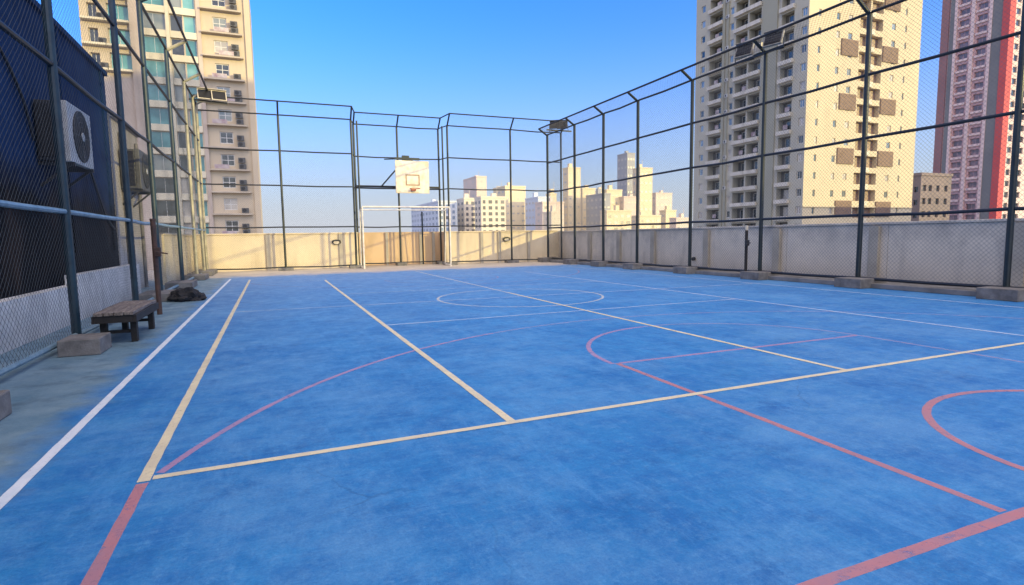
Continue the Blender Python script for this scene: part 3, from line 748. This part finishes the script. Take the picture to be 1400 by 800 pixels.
led2 = MB(); led2.box(-1.25,1.25,-0.8,0,-0.16,0.0); led2.box(-1.25,1.25,-0.8,-0.74,0.001,0.10); led2_me = led2.mesh('ledge','band')
bnd = MB(); bnd.box(-13.97,-11.18,D-0.22,D-0.004,-0.42,0.42); bnd.box(-10.72,-7.65,D-0.22,D-0.004,-0.42,0.42)
bnd.v = [(a, b_-D, c) for a, b_, c in bnd.v]; bnd_me = bnd.mesh('spandrel','band')
acs = MB(); acs.box(-0.45,0.45,-0.62,-0.25,0.05,0.72); acs.disc((-0.1,-0.625,0.38),'y',0.26,0.26,20,1,0.004); acs_me = acs.mesh('window_ac',['ac_grey','ac_dark'])
rl_ = random.Random(11)
lnt = MB(); lnt.box(-0.9,0.9,-0.70,-0.66,-0.05,0.5); lnt_me = lnt.mesh('laundry','linen')
for k, z in enumerate(fl):
    if rl_.random() < 0.35: place('laundry', lnt_me, t, (-4.9+rl_.uniform(-0.8,0.8), D, z+0.1), 0)
    place('ledge', led_me, t, (-4.65, D, z), 0)
    window(t, (-4.89, D+0.20, z+0.50), FY, 1.64, 1.53, 1, 1, 'frame_white', rl_.choice(('dark_glass','dark_glass','grey_glass','curtain')), 0.10)
    place('window_ac', acs_me, t, (-3.10, D, z+0.02), 0)
    if rl_.random() < 0.7: place('window_ac', acs_me, t, (-3.16, D, z+0.86), 0)
    place('spandrel', bnd_me, t, (0, D, z-0.80), 0)
    lower = z < 8  # shade on the lower floors put into darker glass
    window(t, (-12.575, D+0.22, z-0.36), FY, 2.73, 2.07, 1, 0, 'frame_white', 'dark_glass' if lower else rl_.choice(('teal_glass','grey_glass','teal_deep')), 0.05)
    window(t, (-9.975, D+0.22, z-0.36), FY, 1.43, 2.07, 0, 0, 'frame_white', rl_.choice(('grey_glass','dark_glass','curtain')), 0.05)
    window(t, (-8.45, D+0.22, z-0.36), FY, 1.38, 2.07, 0, 0, 'frame_white', 'teal_deep' if lower else rl_.choice(('teal_glass','teal_deep','teal_glass')), 0.05)
    if z > 22:
        window(t, (-16.375, D+0.47, z+0.11), FY, 2.33, 2.08, 1, 0, 'frame_white', 'teal_glass', 0.06)
        window(t, (-19.1, D+0.47, z+0.31), FY, 0.98, 1.68, 1, 0, 'frame_white', 'dark_glass', 0.06)
        place('ledge', led2_me, t, (-16.4, D, z), 0); place('ledge', led2_me, t, (-19.0, D, z), 0)
        place('window_ac', acs_me, t, (-18.15, D, z+0.02), 0)

# ---- right tower: corner at (85.7, 72.6); shaded face looks along -X, lit face along -Y
X0, Y0, X1, Y1, TZ = 85.7, 72.6, 115.0, 100.6, 52.0
t = thing('apartment_tower', 'high-rise with a shaded grey and a sunlit yellow face, stacked balconies, beyond the right fence', 'building', ((X0+X1)/2,(Y0+Y1)/2,GZ))
fz = [21.92+3.045*k for k in range(-7, 9)]   # balcony slab heights
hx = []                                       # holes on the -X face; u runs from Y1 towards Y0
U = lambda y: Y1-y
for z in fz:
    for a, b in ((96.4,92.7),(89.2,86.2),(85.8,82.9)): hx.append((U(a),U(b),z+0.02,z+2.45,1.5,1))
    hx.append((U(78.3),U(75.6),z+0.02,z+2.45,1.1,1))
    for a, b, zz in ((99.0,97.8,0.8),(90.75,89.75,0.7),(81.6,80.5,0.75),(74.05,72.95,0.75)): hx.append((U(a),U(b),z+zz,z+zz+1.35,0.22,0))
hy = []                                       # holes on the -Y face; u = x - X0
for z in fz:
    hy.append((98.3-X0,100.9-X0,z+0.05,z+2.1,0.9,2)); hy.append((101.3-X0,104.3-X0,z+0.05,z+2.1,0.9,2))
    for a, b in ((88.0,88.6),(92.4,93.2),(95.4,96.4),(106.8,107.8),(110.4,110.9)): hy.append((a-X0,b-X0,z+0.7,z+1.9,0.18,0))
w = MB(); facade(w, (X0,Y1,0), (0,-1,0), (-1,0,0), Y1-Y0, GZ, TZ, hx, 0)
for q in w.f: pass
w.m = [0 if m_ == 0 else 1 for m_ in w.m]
w.build('shaded_wall', ['shaded_render','recess_dark'], t)
w = MB(); facade(w, (X0,Y0,0), (1,0,0), (0,-1,0), X1-X0, GZ, TZ, [h[:5]+((1,) if h[5]==2 else (0,)) for h in hy], 0)
w.quad((X1,Y0,GZ),(X1,Y1,GZ),(X1,Y1,TZ),(X1,Y0,TZ)); w.quad((X0,Y1,GZ),(X1,Y1,GZ),(X1,Y1,TZ),(X0,Y1,TZ)); w.quad((X0,Y0,TZ),(X1,Y0,TZ),(X1,Y1,TZ),(X0,Y1,TZ))
w.build('sunlit_wall', ['sunlit_render','brown_glass'], t)
w = MB()
w.box(X0-0.25,X0-0.003,82.45,79.05,GZ,TZ-0.3); w.box(X0-0.25,X0-0.003,91.4,90.9,GZ,TZ-0.3); w.box(X0-0.25,X0-0.003,92.6,91.9,GZ,TZ-0.3)
w.build('wall_pier','olive_render',t)
w = MB(); w.box(98.22,104.4,Y0-0.10,Y0-0.002,GZ,-3); w.box(X0,X1,Y0-0.16,Y0-0.102,5.55,5.8); w.build('string_course','sunlit_render',t)
def balcony_mesh(w_, key):
    b = MB(); b.box(-w_/2-0.15,w_/2+0.15,-0.55,0.0,-0.28,0.0); b.box(-w_/2-0.15,w_/2+0.15,-0.55,-0.42,0.001,0.42)
    b.box(-w_/2-0.15,-w_/2+0.02,-0.418,0.0,0.001,0.40); b.box(w_/2-0.02,w_/2+0.15,-0.418,0.0,0.001,0.40)
    return b.mesh('balcony','balcony_paint')
bal = {k: balcony_mesh(k, k) for k in (3.7, 3.0, 2.9, 2.7)}
blk = MB(); blk.box(-0.8,0.8,-0.25,-0.004,-0.9,0.02); blk_me = blk.mesh('balcony','band')
lvr = MB(); lvr.box(-2.1,2.1,-0.16,-0.004,0.0,2.78)
for k in range(14): lvr.box(-2.05,2.05,-0.20,-0.161,0.08+k*0.19,0.08+k*0.19+0.11)
lvr_me = lvr.mesh('louvre_panel','brown_louvre')
rng = random.Random(3)
dac = MB(); dac.box(-0.42,0.42,-0.18,0.12,0.02,0.62); dac.disc((-0.06,-0.184,0.32),'y',0.22,0.22,16,1,0.003); dac_me = dac.mesh('balcony_ac',['ac_case','ac_dark'])
ln = MB(); ln.box(-0.5,0.5,-0.02,0.02,0.0,0.8); ln_me = ln.mesh('laundry','linen')
for k, z in enumerate(fz):
    for yc, bw in ((94.55,3.7),(87.7,3.0),(84.35,2.9),(76.95,2.7)):
        if rng.random() < 0.6: place('balcony_ac', dac_me, t, (X0+0.9, yc+rng.choice((-1,1))*(bw/2-0.62), z+0.01), FX)
        if rng.random() < 0.3: place('laundry', ln_me, t, (X0+0.45, yc+rng.uniform(-0.5,0.5), z+0.75), FX)
    if rng.random() < 0.5: place('balcony_ac', dac_me, t, (X0-0.2, 91.2, z+rng.uniform(0.2,0.4)), FX)
    for yc, bw, d in ((94.55,3.7,1.5),(87.7,3.0,1.5),(84.35,2.9,1.5),(76.95,2.7,1.1)):
        place('balcony', bal[bw], t, (X0, yc, z), FX)
        window(t, (X0+d-0.02, yc-0.25, z+0.05), FX, bw*0.62, 2.1, 1, 0, 'frame_white' if rng.random() < 0.6 else 'shaded_render', rng.choice(('dark_glass','dark_glass','dark_glass','curtain','blue_glass')), 0.07, 'balcony_door')
    for yc, zz, gm in ((98.4,0.8,'blue_glass'),(90.25,0.7,'blue_glass'),(81.05,0.75,'blue_glass'),(73.5,0.75,'blue_glass')):
        window(t, (X0+0.20, yc, z+zz+0.01), FX, 0.98, 1.33, 0 if yc > 89 else 1, 0, 'frame_white', rng.choice((gm,gm,'curtain','dark_glass')), 0.08)
    for xc in (95.9,107.3):
        window(t, (xc, Y0+0.16, z+0.71), FY, 0.98, 1.18, 1, 0, 'sunlit_render', rng.choice(('grey_glass','curtain','blue_glass')), 0.08)
    window(t, (88.3, Y0+0.16, z+0.71), FY, 0.58, 1.18, 0, 0, 'sunlit_render', rng.choice(('curtain','grey_glass')), 0.06)
    window(t, (92.8, Y0+0.16, z+0.71), FY, 0.78, 1.18, 0, 0, 'sunlit_render', rng.choice(('curtain','grey_glass')), 0.06)
    window(t, (110.65, Y0+0.16, z+0.71), FY, 0.48, 1.18, 0, 0, 'sunlit_render', 'grey_glass', 0.06)
    place('balcony', blk_me, t, (101.1, Y0, z+0.05), 0); 
for z in (32.05, 22.75, 13.3, 4.0):
    place('louvre_panel', lvr_me, t, (95.75 if z > 30 else 95.75, Y0-0.02, z), 0); place('louvre_panel', lvr_me, t, (106.5, Y0-0.02, z-0.1), 0)
place('louvre_panel', lvr_me, t, (106.5, Y0-0.02, 41.2), 0)

# ---- pink tower
PX0, PX1, PY0, PY1, PZ = 187.3, 215.0, 95.3, 112.4, 92.0
t = thing('apartment_tower', 'rosy pink tower with grey stripes and a bright red corner at far right', 'building', (200, 104, GZ))
U = lambda y: PY1-y
pf = [0.3+3.1*k for k in range(-3, 29)]
vis = [z for z in pf if -1 < z < 76]
hx = []
for z in vis:
    for a, b in ((107.6,105.0),(102.9,100.5)): hx.append((U(a),U(b),z+0.5,z+2.1,0.6,1))
w = MB(); facade(w, (PX0,PY1,0), (0,-1,0), (-1,0,0), PY1-PY0, GZ, PZ, hx, 0); w.build('shaded_wall',['rosy','rosy_glass'],t)
hy = []
for z in vis:
    for a in (190.6, 196.2, 202.0, 208.0): hy.append((a-PX0,a+1.9-PX0,z+0.4,z+2.0,0.4,1))
w = MB(); facade(w, (PX0,PY0,0), (1,0,0), (0,-1,0), PX1-PX0, GZ, PZ, hy, 0)
w.quad((PX1,PY0,GZ),(PX1,PY1,GZ),(PX1,PY1,PZ),(PX1,PY0,PZ)); w.quad((PX0,PY1,GZ),(PX1,PY1,GZ),(PX1,PY1,PZ),(PX0,PY1,PZ)); w.quad((PX0,PY0,PZ),(PX1,PY0,PZ),(PX1,PY1,PZ),(PX0,PY1,PZ))
w.build('sunlit_wall',['pale_pink','dark_glass'],t)
for a, b, m_, d in ((112.38,110.3,'maroon',0.3),(109.9,108.75,'slate',0.35),(108.7,108.0,'rosy_light',0.5),(104.35,103.45,'rosy_light',0.5),(99.9,99.1,'rosy_light',0.5),(99.05,96.7,'slate',0.35)):
    w = MB(); w.box(PX0-d,PX0-0.004,b,a,GZ,PZ-0.2); w.build('stripe_pier',m_,t)
w = MB(); w.box(PX0-0.5,PX0-0.004,PY0-0.4,96.65,GZ,PZ+0.5); w.box(PX0-0.003,189.4,PY0-0.4,PY0-0.004,GZ,PZ+0.5); w.build('corner_pier','red_render',t)
slb = MB(); slb.box(-1.5,1.5,-0.35,-0.004,-0.25,0.35); slb_me = slb.mesh('window_band','rosy_light')
for z in vis:
    for yc in (106.3, 101.7):
        window(t, (PX0+0.5, yc, z+0.5), FX, 2.5, 1.6, 1, 0, 'rosy', 'rosy_glass', 0.1)
        place('window_band', slb_me, t, (PX0, yc, z+0.05), FX)
    window(t, (191.55, PY0+0.3, z+0.41), FY, 1.88, 1.58, 0, 0, 'pale_pink', 'dark_glass', 0.06)

# ---- small brown building between the two right towers
t = thing('apartment_building', 'low apartment building in shaded brown between the sunlit high-rise and the pink tower', 'building', (149, 96, GZ))
hx = [(u_, u_+1.0, z, z+1.3, 0.4, 1) for z in (4.2,7.4,10.6) for u_ in (0.4,)]
hy = [(u_, u_+1.3, z, z+1.5, 0.4, 1) for z in (1.2,4.4,7.6,10.8) for u_ in (0.8,3.0,6.0,9.2)]
w = MB(); facade(w, (147.8,93.4,0), (0,-1,0), (-1,0,0), 2.0, GZ, 14.6, hx, 0); facade(w, (147.8,91.4,0), (1,0,0), (0,-1,0), 12.0, GZ, 14.6, hy, 0)
w.quad((147.8,91.4,14.6),(159.8,91.4,14.6),(159.8,110,14.6),(147.8,110,14.6)); w.quad((147.8,93.4,GZ),(147.8,110,GZ),(147.8,110,14.6),(147.8,93.4,14.6))
w.build('wall',['shaded_brown_render','dark_glass'],t)
w = MB(); w.box(147.6,160,91.2,110,14.602,15.3); w.build('roof_parapet','shaded_brown_render',t)
for h in hy: window(t, (147.8+h[0]+0.65, 91.4+0.35, h[2]+0.01), FY, 1.28, 1.48, 1, 0, 'shaded_brown_render', 'dark_glass', 0.08)

# ---- skyline, distance haze put into its pale colours: x0, x1, y0, y1, top, colour of render, window material, columns (-Y, -X), storey, label
HZ = lambda name, c: mat(name, c, tuple(x*0.92 for x in c), 0.9, 0.05)
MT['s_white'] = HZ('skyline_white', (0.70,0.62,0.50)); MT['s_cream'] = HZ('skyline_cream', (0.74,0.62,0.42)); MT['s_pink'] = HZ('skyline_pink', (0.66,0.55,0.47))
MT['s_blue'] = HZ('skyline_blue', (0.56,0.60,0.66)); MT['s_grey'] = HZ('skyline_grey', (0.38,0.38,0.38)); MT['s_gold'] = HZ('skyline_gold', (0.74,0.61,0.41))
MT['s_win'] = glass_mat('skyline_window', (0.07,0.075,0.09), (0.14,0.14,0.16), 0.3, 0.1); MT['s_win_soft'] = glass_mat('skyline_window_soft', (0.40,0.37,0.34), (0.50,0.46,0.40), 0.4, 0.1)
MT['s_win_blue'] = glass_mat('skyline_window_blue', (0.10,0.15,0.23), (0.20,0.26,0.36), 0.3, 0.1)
SKY = [
 ('slim hazy tower peeping out behind the cream towers at the far right corner', 231,236,420,426,41,'s_gold','s_win_soft',2,1,5.0,1.8),
 ('thin pale tower between the grey slab and the tallest skyline tower', 247,252,402,408,36,'s_cream','s_win_soft',2,1,5.0,1.8),
 ('thin cream tower over the low pinkish block by the far right corner', 177,182,352,358,29,'s_cream','s_win_soft',2,1,4.5,1.8),
 ('narrow hazy tower between the brownish pink tower and the broad cream one', 158,163,400,406,35,'s_white','s_win_soft',2,1,5.0,1.8),
 ('blue-grey apartment block seen behind the football goal', 82,92,294,357,19.5,'s_blue','s_win_blue',3,9,3.3,1.7),
 ('cream block with dark stair slot, right of the goal', 98,108,299,312,21.5,'s_white','s_win',3,2,3.3,1.7),
 ('white framed block with three columns of dark windows', 99.5,113,276,286,20.8,'s_white','s_win',4,2,3.3,1.7),
 ('brownish pink tower rising behind the white framed block', 142,150,403,434,45,'s_pink','s_win_soft',2,2,4.5,2.2),
 ('broad cream tower with a shaded flank, left of the far pole', 146,161,357,379,34,'s_cream','s_win_soft',3,3,4.2,1.6),
 ('grey-blue block stepping down beside the broad cream tower', 157,166,329,349,25,'s_blue','s_win_soft',2,4,4.0,1.6),
 ('low pinkish block just left of the far right corner post', 146,160,300,310,20,'s_pink','s_win_soft',3,1,4.0,1.6),
 ('slim tall cream tower directly right of the far corner post', 195,205,359,367,48,'s_cream','s_win_soft',2,1,5.0,1.6),
 ('cream tower behind the slim tall one, a little lower', 214,225,372,382,35,'s_cream','s_win_soft',2,1,5.0,1.6),
 ('hazy grey slab in shade between the cream towers', 206,212,331,353,28,'s_grey','s_win_soft',1,4,4.5,1.8),
 ('wide pale cream block left of the tallest skyline tower', 219,232,347,353,32,'s_cream','s_win_soft',3,1,4.5,1.8),
 ('low golden block at the foot of the skyline towers', 180,197,285,292,14.5,'s_gold','s_win_soft',4,1,4.0,1.6),
 ('tallest skyline tower with a dark grey shaded side', 281,289,413,428,69,'s_grey','s_win_soft',2,3,6.0,2.4),
 ('orange-cream skyline tower beside the tallest one', 272,284,382,392,53,'s_gold','s_win_soft',2,2,6.0,2.4),
 ('pink mid-height block in front of the tallest skyline tower', 230,241,342,347,27,'s_pink','s_win_soft',3,1,4.5,1.8),
 ('pinkish cream block with crown, standing alone left of the grey high-rise', 301,318,400,406,35,'s_pink','s_win_soft',3,1,5.0,2.0),
 ('small bright yellow block before the pinkish cream one', 257,266,330,337,17,'s_cream','s_win_soft',2,1,4.5,1.8),
 ('low pale pink block touching the edge of the grey high-rise', 250,262,310,317,11,'s_pink','s_win_soft',3,1,4.0,1.6),
 ('low white block to the left of the far right corner', 137,144,271,281,13,'s_white','s_win_soft',2,1,4.0,1.6),
 ('low cream podium block below the orange-cream skyline tower', 210,226,295,308,12,'s_cream','s_win_soft',4,1,4.0,1.6),
]
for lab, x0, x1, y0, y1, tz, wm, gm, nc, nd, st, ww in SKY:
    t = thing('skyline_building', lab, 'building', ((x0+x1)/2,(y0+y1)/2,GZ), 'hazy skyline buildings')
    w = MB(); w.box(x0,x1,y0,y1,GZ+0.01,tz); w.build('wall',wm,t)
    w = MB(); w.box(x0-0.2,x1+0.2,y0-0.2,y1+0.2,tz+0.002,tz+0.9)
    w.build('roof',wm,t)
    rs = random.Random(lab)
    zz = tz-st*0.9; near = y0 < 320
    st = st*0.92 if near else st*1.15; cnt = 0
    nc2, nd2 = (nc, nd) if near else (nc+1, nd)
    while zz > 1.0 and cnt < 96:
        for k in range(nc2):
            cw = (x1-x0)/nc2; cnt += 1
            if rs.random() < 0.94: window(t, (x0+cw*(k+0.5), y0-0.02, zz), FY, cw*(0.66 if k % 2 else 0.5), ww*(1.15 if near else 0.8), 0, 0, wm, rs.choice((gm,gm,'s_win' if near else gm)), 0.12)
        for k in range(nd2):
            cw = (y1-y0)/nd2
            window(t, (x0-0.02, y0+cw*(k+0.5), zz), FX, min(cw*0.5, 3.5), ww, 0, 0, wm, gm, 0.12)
        zz -= st
    w = MB(); xm, ym = x0+(x1-x0)*rs.uniform(0.25,0.7), (y0+y1)/2
    w.box(xm-1.2,xm+1.2,ym-1.2,ym+1.2,tz+0.905,tz+rs.uniform(2.6,4.6)); w.tube([(xm+2.0,ym,tz+0.9),(xm+2.0,ym,tz+rs.uniform(4,9))],0.12,6)
    w.build('roof_tank',wm,t)

# ---- buildings behind the camera and out to the right whose shadow covers the court
t = thing('neighbour_building', 'tall neighbouring block behind the court that keeps the floor in shade', 'building', (55,-66,GZ))
t['kind'] = 'structure'
w = MB(); w.box(53.3,84,-75,-60,GZ,18.4); w.box(26,53.297,-75,-60,GZ,25.0); w.build('wall','podium',t)
t = thing('neighbour_building', 'high block out to the right whose shadow falls on the left tower', 'building', (74,-25,GZ))
t['kind'] = 'structure'
w = MB(); w.box(67,82,-30,-20,GZ,47.0); w.build('wall','podium',t)
t = thing('neighbour_building', 'low block out to the right whose shadow falls on the foot of the high-rise', 'building', (125,34,GZ))
t['kind'] = 'structure'
w = MB(); w.box(104,165,28,38,GZ,13.3); w.build('wall','podium',t)

# ------------------------------------------------------------------ light, sky, camera
SKY_MUL = (0.25, 1.48, 3.1); HAZE = (4.35, 4.6, 5.1); FILL_GLOW = (24.0, 19.0, 11.5)
SUN = Vector((0.6, -0.8, 0.178)).normalized()
ld = bpy.data.lights.new('sun', 'SUN'); ld.energy = 4.2; ld.angle = R(0.5); ld.color = (1.0, 0.81, 0.31)
lo = bpy.data.objects.new('sun', ld); COL.objects.link(lo); lo.rotation_euler = (-SUN).to_track_quat('-Z', 'Y').to_euler(); lo.location = (30,-40,30)
wd = bpy.data.worlds.new('World'); scene.world = wd; wd.use_nodes = True
nt = wd.node_tree; bg = nt.nodes['Background']
sk = N(nt, 'ShaderNodeTexSky', sky_type='NISHITA'); sk.sun_disc = False
sk.sun_elevation = math.asin(SUN.z); sk.sun_rotation = math.atan2(SUN.x, SUN.y)
sk.air_density = 1.0; sk.dust_density = 0.4; sk.ozone_density = 3.0; sk.altitude = 0
# pale marine haze low in the sky, thinning upwards
tc = N(nt, 'ShaderNodeTexCoord'); sp = N(nt, 'ShaderNodeSeparateXYZ'); nt.links.new(tc.outputs['Generated'], sp.inputs[0])
zn = math_n(nt, 'DIVIDE', math_n(nt, 'MAXIMUM', sp.outputs['Z'], 0.0), 0.2137)
hz = math_n(nt, 'EXPONENT', math_n(nt, 'MULTIPLY', math_n(nt, 'MULTIPLY', zn, zn), -1.0))
hs = N(nt, 'ShaderNodeMix', data_type='RGBA', blend_type='MULTIPLY'); hs.inputs['Factor'].default_value = 1.0
nt.links.new(sk.outputs[0], hs.inputs['A']); hs.inputs['B'].default_value = (SKY_MUL[0], SKY_MUL[1], SKY_MUL[2], 1)
blue = mixc(nt, hz, hs.outputs['Result'], HAZE)
# added fill light: broad warm glow overhead, leaning behind the camera
vd = N(nt, 'ShaderNodeVectorMath', operation='DOT_PRODUCT'); nt.links.new(tc.outputs['Generated'], vd.inputs[0]); vd.inputs[1].default_value = Vector((-0.05,-0.5,0.86)).normalized()
lob = math_n(nt, 'POWER', math_n(nt, 'MULTIPLY', math_n(nt, 'ADD', vd.outputs['Value'], 1.0), 0.5), 6.0)
ad = N(nt, 'ShaderNodeMix', data_type='RGBA', blend_type='ADD'); nt.links.new(lob, ad.inputs['Factor'])
nt.links.new(blue, ad.inputs['A']); ad.inputs['B'].default_value = (*FILL_GLOW, 1)
nt.links.new(ad.outputs['Result'], bg.inputs['Color']); bg.inputs['Strength'].default_value = 0.15

cd = bpy.data.cameras.new('camera'); cam = bpy.data.objects.new('camera', cd); COL.objects.link(cam)
cd.sensor_width = 36.0; cd.lens = 777.0/1400*36; cd.clip_start = 0.05; cd.clip_end = 20000
pt, yw, rl = R(5.692), R(22.78), R(-0.843)
F = Vector((math.sin(yw)*math.cos(pt), math.cos(yw)*math.cos(pt), -math.sin(pt)))
Rv = Vector((math.cos(yw), -math.sin(yw), 0)); Uv = Rv.cross(F)
Rv, Uv = math.cos(rl)*Rv+math.sin(rl)*Uv, -math.sin(rl)*Rv+math.cos(rl)*Uv
m3 = Matrix((Rv, Uv, -F)).transposed()
cam.matrix_world = Matrix.Translation((0,0,1.3)) @ m3.to_4x4()
scene.camera = cam
scene.view_settings.view_transform = 'Standard'; scene.view_settings.look = 'None'; scene.view_settings.exposure = 0
scene.render.engine = 'CYCLES'
scene.cycles.max_bounces = 6; scene.cycles.transparent_max_bounces = 12
